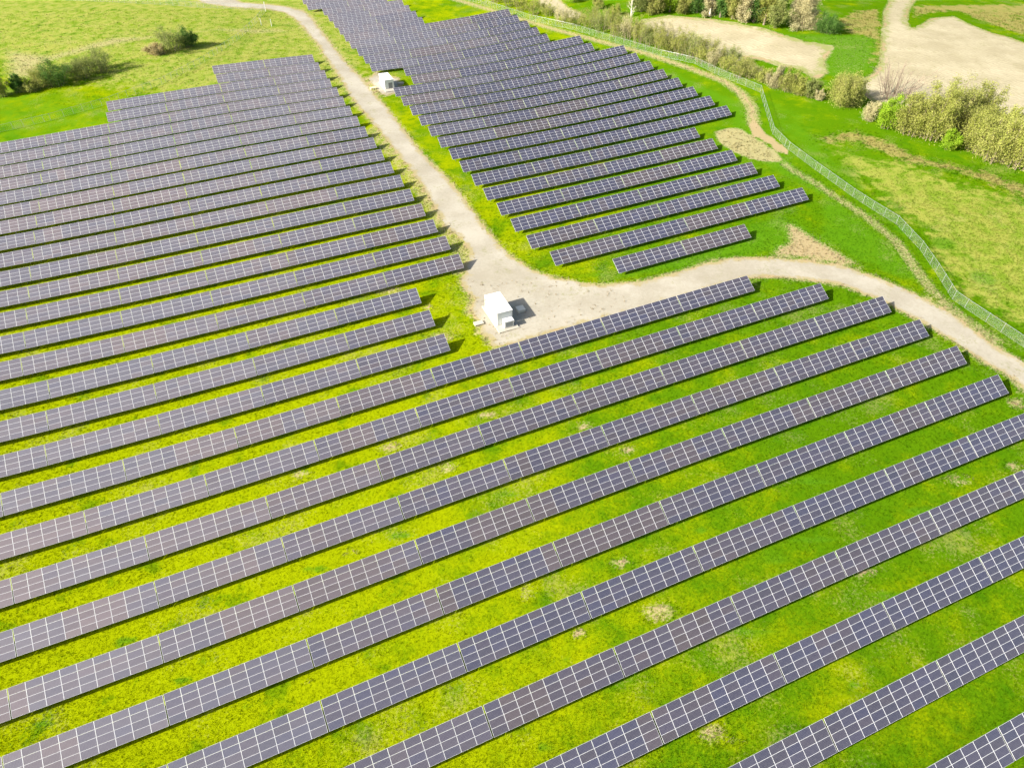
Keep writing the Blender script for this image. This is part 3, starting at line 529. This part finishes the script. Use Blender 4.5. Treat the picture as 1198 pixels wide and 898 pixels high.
# ---------------------------------------------------------------- transformer cabins
def cabin(c, dims, label, cooler):
    x, y = c; L, D, H = dims; z = float(height(x, y)); t = empty('transformer_cabin', (x, y, z), (0, 0, TH))
    tag(t, label, 'cabin')
    MB().box((0.15, -0.75, 0.06), (L+1.2, D+3.1, 0.36)).box((L/2+0.45, -D/2-0.9, 0.30), (0.16, 2.0, 0.16)).build('foundation_slab', [M_CONC], t, bevel=0.03)
    b0 = 0.24
    MB().box((0, 0, b0+(H-0.1)/2), (L, D, H-0.1)).build('cabin_body', [M_WHITE], t, bevel=0.02)
    rf = MB().box((0, 0, b0+H-0.04), (L+0.14, D+0.14, 0.12)).build('roof', [M_WHITE], t, bevel=0.03)
    sm = MB()
    for k in range(5): sm.box((0, -D/2+D*(k+0.5)/5, b0+H+0.035), (L*0.98, 0.06, 0.04))
    sm.build('seam', [M_GREY], rf)
    # doors on the long left side, each with a handle; vents beside them
    for k, yy in enumerate((-D*0.30, -D*0.08, D*0.22)):
        d = MB().box((-L/2-0.018, yy, b0+1.15), (0.05, D*0.19, 2.1)).build('door', [M_WHITE], t, bevel=0.01)
        MB().box((-L/2-0.06, yy+D*0.07, b0+1.15), (0.05, 0.04, 0.22)).build('handle', [M_DARKG], d)
    v = MB()
    for k in range(7): v.box((-L/2-0.02, D*0.40, b0+H*0.62+k*0.11), (0.05, D*0.11, 0.06))
    v.build('vent', [M_DARKG], t)
    v = MB().box((0, -D/2-0.012, b0+(H-0.3)/2+0.05), (L*0.90, 0.03, H-0.5)); v.build('front_panel', [M_GREY], t)
    if cooler:
        cz = MB().box((0.42, -D/2-0.80, b0+0.80), (2.0, 1.3, 1.5)).build('cooling_unit', [M_GREY], t, bevel=0.03)
        g = MB()
        for k in range(8): g.box((0.42, -D/2-1.46, b0+0.34+k*0.13), (1.6, 0.03, 0.05))
        g.build('grille', [M_DARKG], cz)
        MB().box((0.42, -D/2-0.80, b0+1.58), (2.1, 1.4, 0.06)).build('lid', [M_WHITE], cz, bevel=0.01)
        p = MB(); p.tube([(1.42, -D/2-0.02, b0+1.2), (1.42, -D/2-0.35, b0+1.2), (1.42, -D/2-0.4, b0)], 0.05, 8); p.build('conduit', [M_STEEL], t)
    else:
        d = MB().box((L*0.12, -D/2-0.03, b0+1.05), (L*0.42, 0.04, 1.9)).build('front_door', [M_DARKG], t)
        MB().box((L*0.26, -D/2-0.07, b0+1.05), (0.05, 0.05, 0.2)).build('handle', [M_STEEL], d)
    return t
cabin(DATA['CAB1'], (3.4, 6.9, 3.15), 'large white transformer cabin with a cooling unit, on the gravel bend mid photo', True)
cabin(DATA['CAB2'], (3.3, 7.4, 3.0), 'small far white transformer cabin beside the gravel road at the block notch', False)
def small_box(name, key, dims, mat, label, cat, rot=0.0):
    x, y = DATA['SMALL'][key]; z = float(height(x, y)); m = MB().box((0, 0, dims[2]/2-0.02), dims).box((0, 0, dims[2]+0.012), (dims[0]*1.06, dims[1]*1.06, 0.06))
    o = m.build(name, [mat], None, (x, y, z), bevel=0.03); o.rotation_euler = (0, 0, TH+rot); tag(o, label, cat); return o
small_box('cable_box', 'box1', (1.9, 1.2, 0.35), M_CONC, 'low pale concrete cable box on grass just left of the large cabin', 'cable box')
small_box('inspection_cover', 'box2', (1.6, 1.6, 0.6), M_CONC2, 'square grey concrete box in the shadow right of the large cabin', 'concrete box')
small_box('service_box', 'box3', (1.9, 1.2, 0.6), M_CREAM, 'low cream box between the road and the small far cabin', 'service box')
small_box('switch_box', 'box4', (2.0, 1.1, 0.5), M_CONC, 'low pale box right of the small far cabin', 'switch box')

# ---------------------------------------------------------------- chain link fences
def fence(line, label, hgt=2.2, posts_max=95, tall_every=0):
    line = np.array(line); seg = np.hypot(*np.diff(line, axis=0).T); L = seg.sum(); sp = max(3.0, L/posts_max)
    cum = np.concatenate([[0], np.cumsum(seg)]); s = np.linspace(0, L, int(L/sp)+1)
    # corners belong to the posts as well
    X = np.interp(s, cum, line[:, 0]); Y = np.interp(s, cum, line[:, 1])
    for c in range(1, len(line)-1):
        k = int(np.argmin(np.hypot(X-line[c, 0], Y-line[c, 1]))); X[k], Y[k] = line[c]
    Z = height(X, Y); x0, y0, z0 = float(X[0]), float(Y[0]), float(Z[0])
    t = empty('chain_link_fence', (x0, y0, z0)); tag(t, label, 'fence')
    pm = MB().tube([(0, 0, -0.3), (0, 0, hgt+0.05)], 0.045, 6).tube([(0, 0, hgt+0.05), (0, 0, hgt+0.09)], 0.07, 6)
    po = pm.build('post', [M_STEEL], t); po.location = (0, 0, 0)
    for k in range(1, len(X)):
        o = po.copy(); COL.objects.link(o); o.parent = t; o.location = (X[k]-x0, Y[k]-y0, Z[k]-z0)
    for nm, hh, rr in (('top_rail', hgt-0.02, 0.03), ('bottom_wire', 0.08, 0.012)):
        MB().tube([(a-x0, b-y0, c-z0+hh) for a, b, c in zip(X, Y, Z)], rr, 5).build(nm, [M_STEEL], t)
    V = []; F = []
    for a, b, c in zip(X, Y, Z): V += [(a-x0, b-y0, c-z0+0.05), (a-x0, b-y0, c-z0+hgt)]
    F = [(2*k, 2*k+2, 2*k+3, 2*k+1) for k in range(len(X)-1)]
    me = bpy.data.meshes.new('chain_link_mesh'); me.from_pydata(V, [], F); me.update(); me.materials.append(M_CHAIN)
    uv = me.uv_layers.new(name='UVMap'); dl = np.concatenate([[0], np.cumsum(np.hypot(np.diff(X), np.diff(Y)))])
    for p_ in me.polygons:
        for li in p_.loop_indices:
            vi = me.loops[li].vertex_index; uv.data[li].uv = (dl[vi//2], (vi % 2)*(hgt-0.05))
    link('chain_link_mesh', me, t)
    return t
fence(DATA['FENCE_R'], 'long chain link fence curving round the right side of the solar field')
fence(DATA['FENCE_L'], 'faint chain link fence crossing the grass above the left block of tables')
fence(DATA['FENCE_T'], 'chain link fence along the lower verge of road at photo top left')
for (x, y), lab in zip(DATA['GATE'], ('left one of two thin pale posts below the road bend at top left', 'right one of two thin pale posts below the road bend at top left')):
    o = MB().tube([(0, 0, -0.2), (0, 0, 2.6)], 0.09, 7).box((0, 0, 2.63), (0.24, 0.24, 0.06)).build('marker_post', [M_WHITE], None, (x, y, float(height(x, y))))
    tag(o, lab, 'post', 'pair of pale posts')
o = MB().tube([(0, 0, -0.2), (0, 0, 3.6)], 0.12, 7).box((0, 0, 3.65), (0.34, 0.34, 0.10)).build('gate_post', [M_WHITE], None, (*DATA['FENCE_L'][-1], float(height(*DATA['FENCE_L'][-1]))))
tag(o, 'tall white gate post where the fences meet the road at top left', 'post')

# ---------------------------------------------------------------- shrubs and trees
def leaf_mesh(name, pts, size, mat, rng, flat=0.5):
    n = len(pts); pts = np.asarray(pts); s = size*(0.55+0.9*rng.random(n))[:, None]
    a = rng.normal(size=(n, 3)); a /= np.linalg.norm(a, axis=1)[:, None]; b = rng.normal(size=(n, 3)); b -= (b*a).sum(1)[:, None]*a; b /= np.linalg.norm(b, axis=1)[:, None]
    V = np.stack([pts-a*s, pts+b*s*0.5, pts+a*s, pts-b*s*0.5], 1).reshape(-1, 3); F = np.arange(4*n).reshape(-1, 4)
    return mesh_np(name, V, F, [mat])

def plant(name, x, y, r, h, kind, label, cat, group=None, dens=1.0, stems=16, leaf=0.26, fine=2.6, trunk=False, bark=None, spread=1.0, seed=0, low=0.25):
    rng = np.random.default_rng(seed*101+17); z = float(height(x, y)); root = empty(name, (x, y, z)); tag(root, label, cat, group)
    bark = bark or M_BARK; dens *= fine; leaf *= 0.60; m = MB(); tips = []
    th0 = h*0.28 if trunk else 0.0; tr = 0.035*h if trunk else 0
    if trunk:
        k = 7; pts = [((rng.random()-.5)*0.05*h*i/k, (rng.random()-.5)*0.05*h*i/k, -0.3+(h*0.92+0.3)*i/k) for i in range(k+1)]
        m.tube(pts, [tr*(1-0.85*i/k) for i in range(k+1)], 7); root_pts = pts
    lob = rng.random(6)*6.283
    for q in range(stems):
        a = 6.283*q/stems + rng.normal()*0.3; e = math.acos(1-rng.random()*(0.95 if not trunk else 0.9))
        rad = 1.0+0.22*math.sin(2*a+lob[0])+0.15*math.sin(3*a+lob[1]); sc = (0.72+0.42*rng.random())
        end = np.array([math.cos(a)*math.sin(e)*r*rad*sc*spread, math.sin(a)*math.sin(e)*r*rad*sc*spread, (math.cos(e)*0.55+0.45)*h*sc])
        if trunk:
            f = 0.08+0.77*rng.random(); i = int(f*7); st = np.array(root_pts[i]); end = st + np.array([math.cos(a)*r*rad*sc*(1.05-0.55*f), math.sin(a)*r*rad*sc*(1.05-0.55*f), h*(0.10+0.22*rng.random())])
            br = tr*(1-0.85*f)*0.5
        else:
            g_ = 0.55*r*math.sqrt(rng.random()); st = np.array([math.cos(a)*g_, math.sin(a)*g_, -0.15]); br = max(0.025, 0.010*h)
        n = 5; P_ = []
        for i in range(n+1):
            f = i/n; q_ = st+(end-st)*f; q_[2] += math.sin(f*3.1416)*h*0.07 if not trunk else math.sin(f*1.5708)*h*0.03; q_ += rng.normal(size=3)*0.03*r*f; P_.append(q_)
        m.tube(P_, [br*(1-0.8*i/n) for i in range(n+1)], 4, cap=False)
        for w_ in range(5):
            f = 0.3+0.68*rng.random(); j = min(int(f*n), n-1); s0 = P_[j]+(P_[j+1]-P_[j])*(f*n-j)
            dr = (P_[j+1]-P_[j]); dr = dr/np.linalg.norm(dr)+rng.normal(size=3)*0.55; dr[2] += 0.25; dr /= np.linalg.norm(dr); ln = (0.2+0.25*rng.random())*r
            e0 = s0+dr*ln; m.tube([s0, (s0+e0)/2+rng.normal(size=3)*0.04*r, e0], [br*0.38, br*0.26, br*0.1], 3, cap=False)
            tips += [s0+(e0-s0)*g+rng.normal(size=3)*0.10*r for g in rng.random(int(9*dens)+1)]
        tips += [P_[-1]+rng.normal(size=3)*0.13*r for _ in range(int(12*dens)+1)]
        if low: tips += [P_[1+(_ % 3)]+rng.normal(size=3)*np.array([0.26, 0.26, 0.16])*r for _ in range(int(26*low*dens))]
    m.build('trunk' if trunk else 'stems', [bark], root)
    if dens > 0:
        tips = np.array(tips); tips[:, 2] = np.maximum(tips[:, 2], 0.1)
        link('crown' if trunk else 'foliage', leaf_mesh('foliage', tips, leaf, LEAF[kind], rng), root)
    return root

PLN = DATA['PLANTS']; sd = [0]
def many(key, name, kind, labels, cat, group=None, **kw):
    for i, (x, y, r, h) in enumerate(PLN[key]):
        sd[0] += 1; r *= {'hedge': 1.4, 'willow': 1.12, 'corner': 1.3, 'wood': 1.15, 'leftB': 1.4}.get(key, 1.0)
        k = kind[i % len(kind)] if isinstance(kind, (list, tuple)) else kind
        lb = labels(i, len(PLN[key])) if callable(labels) else labels[i]
        plant(name, x, y, r, h, k, lb, cat, group, seed=sd[0], **kw)
many('willow', 'willow_shrub', ['willow', 'willow', 'olive', 'willow', 'willow', 'olive', 'willow'],
     lambda i, n: '%s shrub from the left in the pale olive willow clump below the sandy yard' % ordw(i+1), 'shrub', 'pale olive willow shrubs at the sandy yard', dens=3.2, stems=30, leaf=0.30, low=1.0, bark=M_TWIG)
many('round', 'round_shrub', 'olive', ['wide round olive green shrub between the lush verge and the bare branched shrub'], 'shrub', dens=3.6, stems=32, leaf=0.28, low=1.0)
many('bright', 'leafy_shrub', 'bright', ['bright green leafy shrub directly below the bare branched shrub'], 'shrub', dens=3.4, stems=26, leaf=0.28, low=1.0)
many('beige', 'dry_shrub', 'beige', ['small dry beige shrub left of the wide round olive shrub', 'dry beige shrub between the round olive shrub and the bright green shrub'], 'shrub', dens=2.4, stems=18, leaf=0.2, bark=M_TWIG, low=0.8)
many('lowgreen', 'leafy_shrub', 'bright', ['low bright green shrub in front of the willow clump', 'small bright green shrub at the upper edge of the willow clump'], 'shrub', dens=3.0, stems=18, leaf=0.26, low=1.0)
many('corner', 'hedge_shrub', ['olive', 'beige', 'olive', 'willow', 'grey'], lambda i, n: '%s shrub to the right of the upper fence corner' % ordw(i+1), 'shrub', 'shrubs right of the fence corner', dens=2.4, stems=20, leaf=0.24, low=0.8, bark=M_TWIG)
many('hedge', 'hedge_shrub', ['olive', 'willow', 'grey', 'olive', 'willow', 'olive', 'beige', 'olive'], lambda i, n: '%s twiggy shrub along upper fence, counted leftward from its corner' % ordw(i+1), 'shrub', 'twiggy shrubs behind the upper fence', dens=1.3, stems=15, leaf=0.21, bark=M_TWIG, low=0.5)
many('wood', 'woodland_tree', ['grey', 'olive', 'bright', 'olive', 'dark', 'beige', 'dark', 'olive', 'beige', 'dark', 'willow', 'grey', 'bright', 'olive', 'olive', 'dark'],
     lambda i, n: ('%s tree from left in the front of the wood above the sandy lot' if i < 12 else '%s tree from left in the rear of the wood above the sandy lot') % ordw(i+1 if i < 12 else i-11), 'tree', 'trees of the wood above the sandy lot', dens=2.4, stems=24, leaf=0.34, trunk=True, low=1.4)
many('cream', 'blossoming_tree', 'beige', ['pale cream blossoming tree at the right end of the wood'], 'tree', dens=4.0, stems=30, leaf=0.3, trunk=True, low=1.0)
many('smallbush', 'round_shrub', 'dark', ['low dark green bush alone right of the pale cream tree'], 'shrub', dens=3.2, stems=20, leaf=0.28, low=1.0)
many('thin', 'thin_tree', 'beige', ['thin bare tree with pale trunk, left of the wood', 'thin pale tree standing against the middle of the wood'], 'tree', dens=0.25, stems=12, leaf=0.16, trunk=True, bark=M_PALE, low=0)
many('meadowbush', 'meadow_shrub', ['olive', 'willow', 'bright'], ['left one of two low shrubs right of the gravel lane', 'right one of two low shrubs right of the gravel lane', 'low bright shrub inside the bend of the gravel lane'], 'shrub', dens=1.8, stems=14, leaf=0.24)
many('leftA', 'hedgerow_shrub', ['willow', 'dark', 'olive', 'olive', 'dark', 'grey', 'grey'], ['twiggy pale shrub at the left picture edge in the hedgerow', 'narrow dark green shrub second from left in the hedgerow', 'small olive shrub third from left in the left hedgerow', 'olive shrub in the middle of the left hedgerow', 'green bushy shrub right of the middle in the left hedgerow', 'twiggy grey shrub next to the large end shrub of the hedgerow', 'largest round grey green shrub at the right end of the hedgerow'], 'shrub', 'shrubs of the left hedgerow', dens=2.3, stems=20, leaf=0.24, low=0.9)
many('leftB', 'hedgerow_shrub', ['straw', 'grey', 'dark'], ['low dry straw coloured clump at the left of the upper thicket', 'dense grey green shrub in the middle of the upper thicket', 'narrow dark shrub at the right of the upper thicket'], 'shrub', 'shrubs of the upper left thicket', dens=2.6, stems=20, leaf=0.24, low=0.9)
x, y, r, h = PLN['bare'][0]
plant('bare_shrub', x, y, r, h, 'beige', 'large leafless shrub with fanned brown branches at the edge of the sandy yard', 'shrub', dens=0.0, stems=40, bark=M_BARK, spread=1.15, seed=999, low=0)
